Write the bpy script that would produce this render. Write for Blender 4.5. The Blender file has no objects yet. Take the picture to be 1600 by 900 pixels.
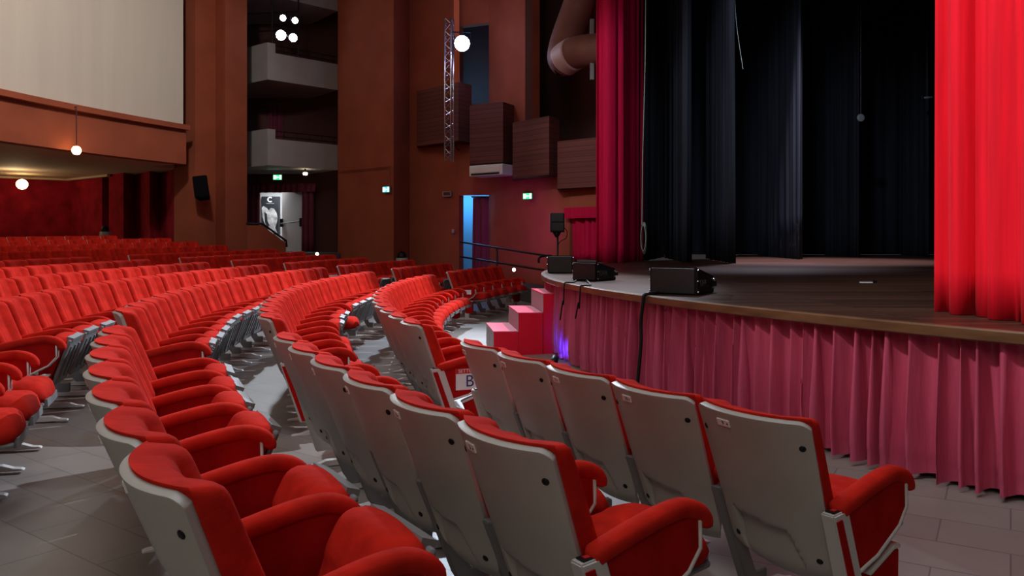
import bpy, bmesh, math, random
from mathutils import Vector, Matrix
random.seed(7)
S = bpy.context.scene
COL = S.collection
PI = math.pi
F, CX, HY, EYE = 1200.0, 800.0, 376.2, 1.55      # focal length in px of the 1600 frame, horizon row, eye height

def at(x, y, d):            # point seen at (x, y) standing d metres down the hall
    return Vector(((x-CX)/F*d, d, EYE-(y-HY)/F*d))
def pl(x, d):               # same in plan
    return ((x-CX)/F*d, d)
def zz(y, d):
    return EYE-(y-HY)/F*d

# ------------------------------------------------------------------ materials
def mat(name, col, rough=.6, metal=0, spec=.5, sheen=0, emit=None, es=0, coat=0):
    m = bpy.data.materials.new(name); m.use_nodes = True
    b = m.node_tree.nodes['Principled BSDF']
    b.inputs['Base Color'].default_value = (*col, 1)
    b.inputs['Roughness'].default_value = rough
    b.inputs['Metallic'].default_value = metal
    b.inputs['Specular IOR Level'].default_value = spec
    if sheen:
        b.inputs['Sheen Weight'].default_value = sheen
        b.inputs['Sheen Roughness'].default_value = .4
        b.inputs['Sheen Tint'].default_value = (min(1, col[0]*2+.2), col[1]*2+.1, col[2]*2+.08, 1)
    if emit:
        b.inputs['Emission Color'].default_value = (*emit, 1)
        b.inputs['Emission Strength'].default_value = es
    if coat: b.inputs['Coat Weight'].default_value = coat
    return m
def nz(m, scale, amt=.25, bump=0, detail=4, stretch=None, bscale=None):
    """noise mottling of the base colour, optional bump"""
    nt = m.node_tree; b = nt.nodes['Principled BSDF']
    tc = nt.nodes.new('ShaderNodeTexCoord'); mp = nt.nodes.new('ShaderNodeMapping')
    nt.links.new(tc.outputs['Object'], mp.inputs[0])
    if stretch: mp.inputs['Scale'].default_value = stretch
    n = nt.nodes.new('ShaderNodeTexNoise'); n.inputs['Scale'].default_value = scale; n.inputs['Detail'].default_value = detail
    nt.links.new(mp.outputs[0], n.inputs['Vector'])
    r = nt.nodes.new('ShaderNodeValToRGB')
    c = b.inputs['Base Color'].default_value
    r.color_ramp.elements[0].position = .3; r.color_ramp.elements[1].position = .7
    r.color_ramp.elements[0].color = tuple(v*(1-amt) for v in c[:3])+(1,)
    r.color_ramp.elements[1].color = tuple(min(1, v*(1+amt)) for v in c[:3])+(1,)
    nt.links.new(n.outputs['Fac'], r.inputs[0]); nt.links.new(r.outputs[0], b.inputs['Base Color'])
    if bump:
        n2 = nt.nodes.new('ShaderNodeTexNoise'); n2.inputs['Scale'].default_value = bscale or scale*4
        nt.links.new(mp.outputs[0], n2.inputs['Vector'])
        bp = nt.nodes.new('ShaderNodeBump'); bp.inputs['Strength'].default_value = bump; bp.inputs['Distance'].default_value = .02
        nt.links.new(n2.outputs['Fac'], bp.inputs['Height']); nt.links.new(bp.outputs[0], b.inputs['Normal'])
    return m

M = {}
M['velvet'] = nz(mat('red_velvet', (.51, .019, .011), .9, spec=.05, sheen=0), 9, .22, .1)
M['velvet_panel'] = nz(mat('deep_red_velvet', (.40, .008, .008), .9, spec=.05, sheen=0), 9, .15)
M['shell'] = nz(mat('grey_plastic_shell', (.43, .415, .385), .42, spec=.45), 3, .08)
M['pale_metal'] = mat('pale_grey_enamel', (.60, .60, .58), .4)
M['grey_metal'] = mat('grey_enamel', (.20, .205, .21), .5)
M['black'] = mat('black_plastic', (.006, .006, .007), .5, spec=.3)
M['black_metal'] = mat('black_metal', (.010, .010, .013), .45, spec=.35)
M['emboss'] = mat('worn_grey_lettering', (.07, .07, .072), .5)
M['matt_black'] = mat('matt_black', (.004, .004, .005), .9, spec=.08)
M['pilaster'] = mat('lit_orange_paint', (.80, .20, .085), .7)  # brighter than the wall: light on the pilaster put into its colour
M['plate'] = mat('white_plate', (.88, .87, .85), .4)
M['ink'] = mat('navy_ink', (.02, .04, .18), .5)
M['white_paint'] = mat('white_paint', (.75, .75, .75), .6)
M['orange_wall'] = nz(mat('orange_plaster', (.33, .085, .045), .85, spec=.2), 1.3, .12, .05, bscale=30)
M['red_wall'] = nz(mat('crimson_wall_cloth', (.30, .008, .022), .9, spec=.15), 2.2, .35, .1, detail=8)
M['cream'] = mat('cream_ceiling_paint', (.62, .50, .36), .8)
M['box_grey'] = nz(mat('grey_plaster', (.37, .37, .37), .8), 2, .06)
M['screen'] = nz(mat('pale_grey_hanging', (.62, .58, .52), .9, spec=.1), 1.0, .04, stretch=(3, 3, .2))
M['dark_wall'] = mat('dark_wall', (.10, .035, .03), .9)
M['stage_side'] = mat('dark_plinth', (.05, .045, .05), .7)
M['curtain'] = nz(mat('red_stage_velvet', (.74, .006, .022), .8, spec=.2, sheen=.15), 4, .12, stretch=(6, 6, .3))
M['crimson'] = nz(mat('crimson_stage_velvet', (.50, .003, .05), .8, spec=.2, sheen=.1), 4, .15, stretch=(6, 6, .3))
M['skirt'] = nz(mat('rose_satin', (.56, .085, .165), .34, spec=.5, sheen=.15), 3, .15, .12, stretch=(5, 5, .6))
M['plum'] = nz(mat('plum_drape', (.16, .02, .05), .8, sheen=.1), 4, .15, stretch=(6, 6, .3))
M['black_cloth'] = nz(mat('black_drape_cloth', (.014, .016, .023), .9, spec=.15), 2, .3, stretch=(4, 4, .2))
M['stairs'] = mat('red_painted_wood', (.72, .006, .03), .5, spec=.2)
M['stairs_top'] = mat('top_lit_red', (.70, .05, .12), .3)  # step red turned pink, cool overhead light put into the tread colour
M['nosing'] = nz(mat('oak_nosing', (.115, .058, .026), .35), 3, .35, stretch=(1, 1, 6))
M['grey_felt'] = mat('grey_riser', (.33, .33, .37), .5)
M['alu'] = mat('aluminium', (.75, .76, .80), .25, metal=.9)
M['duct'] = nz(mat('duct_paint', (.22, .09, .07), .6), 3, .15)
M['duct_pale'] = mat('duct_tape', (.62, .45, .43), .5)
M['globe_glass'] = mat('lit_globe', (1, .9, .7), .4, emit=(1, .62, .28), es=14)
M['lamp_cool'] = mat('lit_cool_lens', (1, 1, 1), .3, emit=(.75, .87, 1), es=45)
M['lamp_blue'] = mat('lit_blue_lens', (.2, .3, 1), .3, emit=(.04, .07, 1), es=12)
M['lamp_warm'] = mat('lit_warm_lens', (1, 1, 1), .3, emit=(1, .8, .55), es=18)
M['exit_green'] = mat('lit_green_sign', (.05, .5, .2), .4, emit=(.03, .75, .18), es=2.0)
M['exit_cyan'] = mat('lit_cyan_sign', (.05, .5, .5), .4, emit=(.05, .55, .60), es=1.6)
M['exit_white'] = mat('lit_white_sign', (.9, .9, .9), .4, emit=(.8, 1, .9), es=2.4)
M['corridor'] = mat('corridor_paint', (.72, .74, .76), .8)
M['blue_lit_wall'] = mat('blue_lit_corridor', (.25, .45, .62), .7)  # corridor wall, its blue light put into the base colour too
M['poster_dark'] = mat('poster_dark', (.012, .016, .022), .5)
M['poster_grey'] = nz(mat('poster_grey_figure', (.42, .42, .42), .6), 6, .5, detail=3)
M['bin'] = mat('pale_grey_bin', (.42, .42, .40), .5)
M['rope'] = mat('pale_rope', (.30, .38, .34), .8)
M['disc'] = mat('grey_disc', (.16, .18, .21), .5)
M['red_label'] = mat('red_sticker', (.6, .02, .02), .4)
M['paper'] = mat('white_card', (.82, .84, .88), .5)
M['tape'] = mat('pale_tape', (.65, .68, .74), .5)

# tiled floor
m = mat('grey_floor_tiles', (.3, .28, .27), .42); M['floor'] = m
nt = m.node_tree; b = nt.nodes['Principled BSDF']
tc = nt.nodes.new('ShaderNodeTexCoord'); mp = nt.nodes.new('ShaderNodeMapping')
mp.inputs['Rotation'].default_value = (0, 0, math.radians(33))
nt.links.new(tc.outputs['Object'], mp.inputs[0])
bk = nt.nodes.new('ShaderNodeTexBrick'); bk.offset = .5
bk.inputs['Color1'].default_value = (.315, .278, .250, 1); bk.inputs['Color2'].default_value = (.272, .240, .218, 1)
bk.inputs['Mortar'].default_value = (.17, .152, .14, 1); bk.inputs['Scale'].default_value = 1
bk.inputs['Mortar Size'].default_value = .004; bk.inputs['Brick Width'].default_value = .62; bk.inputs['Row Height'].default_value = .31
nt.links.new(mp.outputs[0], bk.inputs['Vector'])
n = nt.nodes.new('ShaderNodeTexNoise'); n.inputs['Scale'].default_value = 2.2; n.inputs['Detail'].default_value = 6
nt.links.new(tc.outputs['Object'], n.inputs['Vector'])
mx = nt.nodes.new('ShaderNodeMix'); mx.data_type = 'RGBA'; mx.blend_type = 'MULTIPLY'; mx.inputs[0].default_value = .35
nt.links.new(bk.outputs['Color'], mx.inputs[6]); nt.links.new(n.outputs['Fac'], mx.inputs[7])
nt.links.new(mx.outputs[2], b.inputs['Base Color'])

# plank materials: horizontal boards on a wall box, and the stage deck
def planks(name, c1, c2, gap, scale, rough, axis, w=4.0, coat=0):
    m = mat(name, c1, rough, coat=coat, spec=.22 if axis == 'y' else .4)
    nt = m.node_tree; b = nt.nodes['Principled BSDF']
    tc = nt.nodes.new('ShaderNodeTexCoord'); sx = nt.nodes.new('ShaderNodeSeparateXYZ'); cb = nt.nodes.new('ShaderNodeCombineXYZ')
    nt.links.new(tc.outputs['Object'], sx.inputs[0])
    if axis == 'z':
        ad = nt.nodes.new('ShaderNodeMath'); nt.links.new(sx.outputs[0], ad.inputs[0]); nt.links.new(sx.outputs[1], ad.inputs[1])
        nt.links.new(ad.outputs[0], cb.inputs[0]); nt.links.new(sx.outputs[2], cb.inputs[1])
    else:
        nt.links.new(sx.outputs[0], cb.inputs[0]); nt.links.new(sx.outputs[1], cb.inputs[1])
    bk = nt.nodes.new('ShaderNodeTexBrick'); bk.offset = .37
    bk.inputs['Color1'].default_value = (*c1, 1); bk.inputs['Color2'].default_value = (*c2, 1); bk.inputs['Mortar'].default_value = (*gap, 1)
    bk.inputs['Scale'].default_value = 1; bk.inputs['Mortar Size'].default_value = .006
    bk.inputs['Brick Width'].default_value = w; bk.inputs['Row Height'].default_value = scale
    nt.links.new(cb.outputs[0], bk.inputs['Vector'])
    n = nt.nodes.new('ShaderNodeTexNoise'); n.inputs['Scale'].default_value = 6; n.inputs['Detail'].default_value = 8
    mp = nt.nodes.new('ShaderNodeMapping'); mp.inputs['Scale'].default_value = (.25, 5, 1)
    nt.links.new(cb.outputs[0], mp.inputs[0]); nt.links.new(mp.outputs[0], n.inputs['Vector'])
    mx = nt.nodes.new('ShaderNodeMix'); mx.data_type = 'RGBA'; mx.blend_type = 'MULTIPLY'; mx.inputs[0].default_value = .75
    nt.links.new(bk.outputs['Color'], mx.inputs[6]); nt.links.new(n.outputs['Fac'], mx.inputs[7])
    nt.links.new(mx.outputs[2], b.inputs['Base Color'])
    mr = nt.nodes.new('ShaderNodeMapRange'); mr.inputs[3].default_value = rough-.1; mr.inputs[4].default_value = rough+.2
    nt.links.new(n.outputs['Fac'], mr.inputs[0]); nt.links.new(mr.outputs[0], b.inputs['Roughness'])
    return m
M['boards'] = planks('red_brown_boards', (.225, .068, .055), (.185, .054, .045), (.08, .025, .02), .13, .7, 'z')
M['deck'] = planks('dark_stage_boards', (.125, .056, .036), (.060, .027, .018), (.014, .009, .007), .14, .36, 'y')

# ------------------------------------------------------------------ geometry helpers
def obj(name, bm, m, parent=None, smooth=False, loc=None):
    me = bpy.data.meshes.new(name)
    bmesh.ops.recalc_face_normals(bm, faces=bm.faces)
    bm.to_mesh(me); bm.free()
    return link(name, me, m, parent, smooth, loc)
def link(name, me, m, parent=None, smooth=False, loc=None):
    if m is not None and not me.materials: me.materials.append(m)
    if smooth: me.shade_smooth()
    o = bpy.data.objects.new(name, me); COL.objects.link(o)
    if parent: o.parent = parent
    if loc is not None: o.location = loc
    return o
def tag(o, label, cat, group=None):
    o['label'] = label; o['category'] = cat
    if group: o['group'] = group
    return o
def thing(name, label, cat, loc=(0, 0, 0), rz=0, group=None):
    o = bpy.data.objects.new(name, None); COL.objects.link(o); o.empty_display_size = .2
    o.location = loc; o.rotation_euler = (0, 0, rz)
    return tag(o, label, cat, group)
def struct(o):
    o['kind'] = 'structure'; return o
def box(bm, x0, x1, y0, y1, z0, z1, mtx=None):
    vs = [bm.verts.new((x, y, z)) for x in (x0, x1) for y in (y0, y1) for z in (z0, z1)]
    if mtx is not None:
        for v in vs: v.co = mtx @ v.co
    for f in ((0, 1, 3, 2), (4, 6, 7, 5), (0, 4, 5, 1), (2, 3, 7, 6), (0, 2, 6, 4), (1, 5, 7, 3)):
        bm.faces.new([vs[i] for i in f])
    return vs
def bbox(x0, x1, y0, y1, z0, z1, bev=.005, mtx=None, seg=2):
    bm = bmesh.new(); box(bm, x0, x1, y0, y1, z0, z1, mtx)
    if bev: bmesh.ops.bevel(bm, geom=bm.edges[:], offset=bev, segments=seg, affect='EDGES', profile=.5)
    return bm
def prism(pts, z0, z1, bm=None):
    """upright prism over a plan polygon; z0/z1 numbers or per-point lists"""
    bm = bm or bmesh.new(); k = len(pts)
    za = z0 if isinstance(z0, (list, tuple)) else [z0]*k
    zb = z1 if isinstance(z1, (list, tuple)) else [z1]*k
    lo = [bm.verts.new((p[0], p[1], a)) for p, a in zip(pts, za)]
    hi = [bm.verts.new((p[0], p[1], c)) for p, c in zip(pts, zb)]
    bm.faces.new(lo[::-1]); bm.faces.new(hi)
    for i in range(k):
        j = (i+1) % k
        bm.faces.new((lo[i], lo[j], hi[j], hi[i]))
    return bm
def prof(pts, x0, x1, bm=None, bev=0):
    """side profile in (y, z), extruded across x"""
    bm = bm or bmesh.new()
    a = [bm.verts.new((x0, p[0], p[1])) for p in pts]; c = [bm.verts.new((x1, p[0], p[1])) for p in pts]
    k = len(pts)
    bm.faces.new(a); bm.faces.new(c[::-1])
    for i in range(k):
        j = (i+1) % k
        bm.faces.new((a[j], a[i], c[i], c[j]))
    if bev:
        bmesh.ops.recalc_face_normals(bm, faces=bm.faces)
        bmesh.ops.bevel(bm, geom=bm.edges[:], offset=bev, segments=2, affect='EDGES')
    return bm
def wall(pts, z0, z1, th, bm=None):
    """polyline wall, thickness to the left of the walking direction"""
    bm = bm or bmesh.new()
    P = [Vector(p) for p in pts]; off = []
    for i, p in enumerate(P):
        a = (P[i]-P[i-1]).normalized() if i else None
        c = (P[i+1]-P[i]).normalized() if i < len(P)-1 else None
        d = ((a or c)+(c or a)).normalized(); nrm = Vector((-d.y, d.x))
        if a and c: nrm /= max(.45, nrm.dot(Vector((-c.y, c.x))))
        off.append(p+nrm*th)
    r = []
    for p, q in zip(P, off):
        r.append([bm.verts.new((p.x, p.y, z0)), bm.verts.new((p.x, p.y, z1)), bm.verts.new((q.x, q.y, z1)), bm.verts.new((q.x, q.y, z0))])
    for a, c in zip(r, r[1:]):
        for i in range(4):
            j = (i+1) % 4
            bm.faces.new((a[i], a[j], c[j], c[i]))
    bm.faces.new(r[0]); bm.faces.new(r[-1][::-1])
    return bm
def tube(pts, r, seg=10, bm=None, rads=None):
    bm = bm or bmesh.new(); P = [Vector(p) for p in pts]; rings = []
    up = Vector((0, 0, 1)); last = None
    for i, p in enumerate(P):
        d = (P[min(i+1, len(P)-1)]-P[max(i-1, 0)]).normalized()
        if last is None:
            s = d.cross(up if abs(d.z) < .95 else Vector((1, 0, 0))).normalized()
        else:
            s = (last-d*last.dot(d)).normalized()
        last = s; t = d.cross(s); rr = rads[i] if rads else r
        rings.append([bm.verts.new(p+(s*math.cos(2*PI*k/seg)+t*math.sin(2*PI*k/seg))*rr) for k in range(seg)])
    for a, c in zip(rings, rings[1:]):
        for k in range(seg): bm.faces.new((a[k], a[(k+1) % seg], c[(k+1) % seg], c[k]))
    bm.faces.new(rings[0][::-1]); bm.faces.new(rings[-1])
    return bm
def lathe(pr, seg=24, bm=None, mtx=None):
    bm = bm or bmesh.new(); rings = []
    for r, z in pr:
        rings.append([bm.verts.new((max(r, 1e-4)*math.cos(2*PI*k/seg), max(r, 1e-4)*math.sin(2*PI*k/seg), z)) for k in range(seg)])
    for a, c in zip(rings, rings[1:]):
        for k in range(seg): bm.faces.new((a[k], a[(k+1) % seg], c[(k+1) % seg], c[k]))
    bm.faces.new(rings[0][::-1]); bm.faces.new(rings[-1])
    if mtx is not None: bm.transform(mtx)
    return bm
def smooth_path(pts, k=6):
    P = [Vector(p) for p in pts]; out = []
    for i in range(len(P)-1):
        p0, p1, p2, p3 = P[max(i-1, 0)], P[i], P[i+1], P[min(i+2, len(P)-1)]
        for j in range(k):
            t = j/k
            out.append(.5*((2*p1)+(p2-p0)*t+(2*p0-5*p1+4*p2-p3)*t*t+(3*p1-p0-3*p2+p3)*t**3))
    out.append(P[-1]); return out
def text_mesh(s, size, depth=.001):
    c = bpy.data.curves.new('lettering', 'FONT'); c.body = s; c.size = size; c.extrude = depth; c.align_x = 'CENTER'; c.align_y = 'CENTER'
    o = bpy.data.objects.new('lettering', c); COL.objects.link(o)
    dg = bpy.context.evaluated_depsgraph_get()
    me = bpy.data.meshes.new_from_object(o.evaluated_get(dg)); bpy.data.objects.remove(o); bpy.data.curves.remove(c)
    return me
def frame_to(d, up=Vector((0, 0, 1))):
    """rotation whose local Z looks along d, local Y as upright as possible"""
    z = d.normalized(); x = up.cross(z).normalized(); y = z.cross(x)
    return Matrix((x, y, z)).transposed().to_4x4()
def cloth(path, z0, z1, amp, wl, gather=.0, nz_=14, flare=1.0, per=10, seed=1, hem=0, th=.012, seam=0):
    """hanging cloth along a plan polyline with irregular folds"""
    rnd = random.Random(seed); P = [Vector(p) for p in path]
    L = [0]
    for a, c in zip(P, P[1:]): L.append(L[-1]+(c-a).length)
    tot = L[-1]; n = max(8, int(tot/wl*per))
    # irregular phase, fold depth and drift
    ph = [0]
    for i in range(n): ph.append(ph[-1]+2*PI/per*rnd.uniform(.55, 1.5)*(1+.35*math.sin(i*.13+seed)))
    dep = [0]*(n+1); v = 1
    for i in range(n+1):
        if i % (per//2) == 0: v = rnd.uniform(.45, 1.25)
        dep[i] = v
    dep = [sum(dep[max(0, i-2):i+3])/len(dep[max(0, i-2):i+3]) for i in range(n+1)]
    drift = [rnd.uniform(-1, 1) for _ in range(n+1)]
    drift = [sum(drift[max(0, i-per):i+per+1])/len(drift[max(0, i-per):i+per+1])*3 for i in range(n+1)]
    hemo = [rnd.uniform(-1, 1) for _ in range(n+1)]
    hemo = [sum(hemo[max(0, i-3):i+4])/len(hemo[max(0, i-3):i+4]) for i in range(n+1)]
    bm = bmesh.new(); rows = []; rows2 = []
    nrm = [None]*(n+1)
    def pos(s):
        for i in range(len(P)-1):
            if s <= L[i+1] or i == len(P)-2:
                t = (s-L[i])/(L[i+1]-L[i]); d = (P[i+1]-P[i]).normalized()
                w_ = .5
                if i+1 < len(P)-1 and t > .5: d = (d*(1.5-t)+(P[i+2]-P[i+1]).normalized()*(t-.5)).normalized()
                elif i > 0 and t < .5: d = (d*(.5+t)+(P[i]-P[i-1]).normalized()*(.5-t)).normalized()
                return P[i]+(P[i+1]-P[i])*t, d, Vector((-d.y, d.x))
    for j in range(nz_+1):
        t = j/nz_; row = []; row2 = []       # t: 0 at top
        for i in range(n+1):
            q, d, nn = pos(tot*i/n)
            a = amp*dep[i]*(gather+(1-gather)*min(1, .25+t*1.1))*(1+(flare-1)*t)
            w = math.sin(ph[i]+drift[i]*t*1.3); w = math.copysign(abs(w)**.75, w)
            if seam and t > .87: a_ = seam
            else: a_ = 0
            o = q+nn*(a*w-a_)+d*(.35*a*math.cos(ph[i])+drift[i]*wl*.10*t)
            z = z1+(z0-z1)*t
            if j == nz_ and hem: z += hem*hemo[i]
            row.append(bm.verts.new((o.x, o.y, z)))
            if th: q2 = o+nn*th; row2.append(bm.verts.new((q2.x, q2.y, z)))
        rows.append(row); rows2.append(row2)
    for g0 in ((rows, rows2) if th else (rows,)):
        for a, c in zip(g0, g0[1:]):
            for i in range(n): bm.faces.new((a[i], a[i+1], c[i+1], c[i]))
    if th:
        for j in (0, nz_):
            for i in range(n): bm.faces.new((rows[j][i], rows[j][i+1], rows2[j][i+1], rows2[j][i]))
        for i in (0, n):
            for j in range(nz_): bm.faces.new((rows[j][i], rows[j+1][i], rows2[j+1][i], rows2[j][i]))
    return bm

# ------------------------------------------------------------------ hall layout: rows are arcs round one centre on the stage
C0 = Vector((12.26, 11.10)); R1, SP, RS = 13.97, 1.074, 11.83
PITCH = .54
BASE = [(9.0, .10), (RS, .10), (R1-.33, 0.0)]
for n_ in range(2, 8): BASE.append((R1+SP*(n_-1)-.33, .049*(n_-1)))
for k_, z_ in enumerate((.366, .457, .543, .622, .785, .93)): BASE.append((R1+SP*(8+k_)-.33, z_))
BASE.append((34, .95))
def floor_z(x, y):
    r = math.hypot(x-C0.x, y-C0.y); z = BASE[-1][1]
    for (a, za), (b_, zb) in zip(BASE, BASE[1:]):
        if a <= r <= b_: z = za+(zb-za)*(r-a)/(b_-a); break
    if r < RS: z = .10
    k = min(1, max(0, (r-RS)/(R1-RS)))
    d = y-5.71
    return z+.000667*d*abs(d)*k
def row_pos(R, arc):
    th = arc/R
    return Vector((C0.x-R*math.cos(th), C0.y+R*math.sin(th))), th

bm = bmesh.new(); g = []
ths = [-1.05+2.15*i/120 for i in range(121)]
rs = [9.5, RS-.05]+[b_[0] for b_ in BASE[2:-1]]+[31]
for r in rs:
    row = []
    for th in ths:
        x, y = C0.x-r*math.cos(th), C0.y+r*math.sin(th)
        row.append(bm.verts.new((x, y, floor_z(x, y))))
    g.append(row)
for a, c in zip(g, g[1:]):
    for i in range(len(ths)-1): bm.faces.new((a[i], a[i+1], c[i+1], c[i]))
struct(obj('floor', bm, M['floor'], smooth=True))

# ------------------------------------------------------------------ the stage
STZ = 1.06
arc = [(C0.x-RS*math.cos(t), C0.y+RS*math.sin(t)) for t in [-.98+1.96*i/90 for i in range(91)]]
arc_in = [(C0.x-(RS-.05)*math.cos(t), C0.y+(RS-.05)*math.sin(t)) for t in [-.98+1.96*i/90 for i in range(91)]]
bm = prism(arc_in+[(8, 27), (18, 27), (18, -3), (8, -3)], STZ-.05, STZ)
o = obj('stage_floor', bm, M['deck']); tag(o, 'dark glossy boarded stage floor with a curved front', 'stage'); o['kind'] = 'structure'
bm = bmesh.new(); rings = []
for t in [-.98+1.96*i/90 for i in range(91)]:
    e = Vector((-math.cos(t), math.sin(t)))
    ring = []
    for r, z in ((RS-.06, STZ+.001), (RS-.008, STZ+.001), (RS, STZ-.008), (RS, STZ-.062), (RS-.008, STZ-.07), (RS-.06, STZ-.07)):
        ring.append(bm.verts.new((C0.x+e.x*r, C0.y+e.y*r, z)))
    rings.append(ring)
for a, c in zip(rings, rings[1:]):
    for i in range(6): bm.faces.new((a[i], a[(i+1) % 6], c[(i+1) % 6], c[i]))
bm.faces.new(rings[0]); bm.faces.new(rings[-1][::-1])
o = obj('trim_1', bm, M['nosing']); struct(o); o['label'] = 'worn oak nosing along the curved stage edge'
# gathered valance round the stage front
sk = [(C0.x-(RS-.115)*math.cos(t), C0.y+(RS-.115)*math.sin(t)) for t in [-.86+1.72*i/120 for i in range(121)]]
bm = cloth(sk, .13, STZ-.072, .105, .135, gather=.50, nz_=30, per=12, seed=5, hem=.018, th=0, seam=.007)
for v in bm.verts:
    if v.co.z < .6:
        v.co.z = max(v.co.z, floor_z(v.co.x, v.co.y)+.004)
o = obj('stage_valance', bm, M['skirt'], smooth=True)
tag(o, 'gathered rose satin valance hanging from the curved stage edge to the floor', 'curtain')

# ------------------------------------------------------------------ theatre seat parts (built once, shared by every seat)
def back_line(t): return -.10-.23*t, .24+.66*t            # y, z up the reclined back
def hw(t):
    w = .222+.030*t
    if t < .16: w -= .075*(1-(t/.16))**2
    return w
def shell_mesh():
    bm = bmesh.new(); nu, nt_ = 50, 60; g0 = []
    for j in range(nt_+1):
        t = j/nt_; row = []
        for i in range(nu+1):
            u = -1+2*i/nu; tt = t
            if t > .9: tt = .9+(t-.9)*(1-.30*max(0, (abs(u)-.86)/.14)**2)
            y, z = back_line(tt)
            y -= .078*(1-abs(u)**2.2)*(.55+.45*tt)
            if t < .12: y += .055*(1-t/.12)**2
            if .02 < t < .36-.03*(u+1) and -.74 < u < .36+.9*max(0, .34-t): y += .034*min(1, (t-.02)/.24)
            row.append(bm.verts.new((u*hw(tt), y, z)))
        g0.append(row)
    for a, c in zip(g0, g0[1:]):
        for i in range(nu): bm.faces.new((a[i], a[i+1], c[i+1], c[i]))
    bmesh.ops.recalc_face_normals(bm, faces=bm.faces)
    me = bpy.data.meshes.new('t'); bm.to_mesh(me); bm.free()
    o = bpy.data.objects.new('t', me); COL.objects.link(o)
    s = o.modifiers.new('s', 'SOLIDIFY'); s.thickness = .027; s.offset = 0
    bv = o.modifiers.new('b', 'BEVEL'); bv.width = .009; bv.segments = 3; bv.limit_method = 'ANGLE'; bv.angle_limit = math.radians(50)
    dg = bpy.context.evaluated_depsgraph_get()
    me2 = bpy.data.meshes.new_from_object(o.evaluated_get(dg)); bpy.data.objects.remove(o)
    me2.materials.clear(); me2.materials.append(M['shell']); me2.shade_smooth()
    return me2
def cushion_mesh():
    bm = bmesh.new(); nu, nt_ = 36, 30; fr, bk_ = [], []
    for j in range(nt_+1):
        t = j/nt_; tt = .40+.622*t; a, c = [], []
        for i in range(nu+1):
            u = -1+2*i/nu
            y, z = back_line(tt)
            base = y-.078*(1-abs(u)**2.2)*(.55+.45*tt)+.015
            e = max(0, 1-abs(u)**10)**.5*max(0, 1-abs(2*t-1)**16)**.5
            dpt = .104*(1-.10*t)+.030*math.exp(-((abs(u)-.76)/.22)**2)+.006*math.cos(u*2)-.010*math.exp(-(u/.035)**2)-.012*math.exp(-((abs(u)-.46)/.04)**2)
            w = hw(tt)*.985
            a.append(bm.verts.new((u*w, base+dpt*e, z))); c.append(bm.verts.new((u*w, base-.001, z)))
        fr.append(a); bk_.append(c)
    for g0 in (fr, bk_):
        for a, c in zip(g0, g0[1:]):
            for i in range(nu): bm.faces.new((a[i], a[i+1], c[i+1], c[i]))
    for a, c in zip(list(zip(fr, bk_)), list(zip(fr, bk_))[1:]):
        for i in (0, nu): bm.faces.new((a[0][i], c[0][i], c[1][i], a[1][i]))
    for j in (0, nt_):
        for i in range(nu): bm.faces.new((fr[j][i], fr[j][i+1], bk_[j][i+1], bk_[j][i]))
    bmesh.ops.recalc_face_normals(bm, faces=bm.faces)
    me = bpy.data.meshes.new('back_cushion'); bm.to_mesh(me); bm.free(); me.materials.append(M['velvet']); me.shade_smooth(); return me
def seat_mesh():
    """hinge at the origin, cushion reaching forward along +y"""
    bm = bmesh.new(); n1, n2 = 24, 24; top, bot = [], []
    for j in range(n2+1):
        v = -1+2*j/n2; a, c = [], []
        for i in range(n1+1):
            u = -1+2*i/n1
            e = max(0, 1-abs(u)**6)**.5*max(0, 1-(abs(v)**(3.2 if v > 0 else 8)))**.5
            x = .222*u*(1-.16*max(0, (v-.45)/.55)**2); y = .20+.20*v*(1-.10*max(0, v)*u*u)
            cr = .010*(math.sin(v*9)*.35) if v > .1 else 0
            a.append(bm.verts.new((x, y, .005+(.085+.024*(1-u*u)+.022*max(0, v)+cr)*e))); c.append(bm.verts.new((x, y, .004-(.025+.05*max(0, v)**2)*e)))
        top.append(a); bot.append(c)
    for g0 in (top, bot):
        for a, c in zip(g0, g0[1:]):
            for i in range(n1): bm.faces.new((a[i], a[i+1], c[i+1], c[i]))
    bmesh.ops.remove_doubles(bm, verts=bm.verts, dist=.0012)
    bmesh.ops.recalc_face_normals(bm, faces=bm.faces)
    me = bpy.data.meshes.new('seat_cushion'); bm.to_mesh(me); bm.free(); me.materials.append(M['velvet']); me.shade_smooth(); return me
def to_me(name, bm, m, smooth=False):
    me = bpy.data.meshes.new(name); bmesh.ops.recalc_face_normals(bm, faces=bm.faces); bm.to_mesh(me); bm.free(); me.materials.append(m)
    if smooth: me.shade_smooth()
    return me
def pan_mesh():
    bm = bbox(-.20, .20, .0, .375, -.050, -.022, .012)
    for x in (-.13, 0, .13): box(bm, x-.012, x+.012, .06, .32, -.060, -.048)
    box(bm, -.17, .17, .366, .392, -.056, -.006)
    return to_me('seat_pan', bm, M['grey_metal'])
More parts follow.
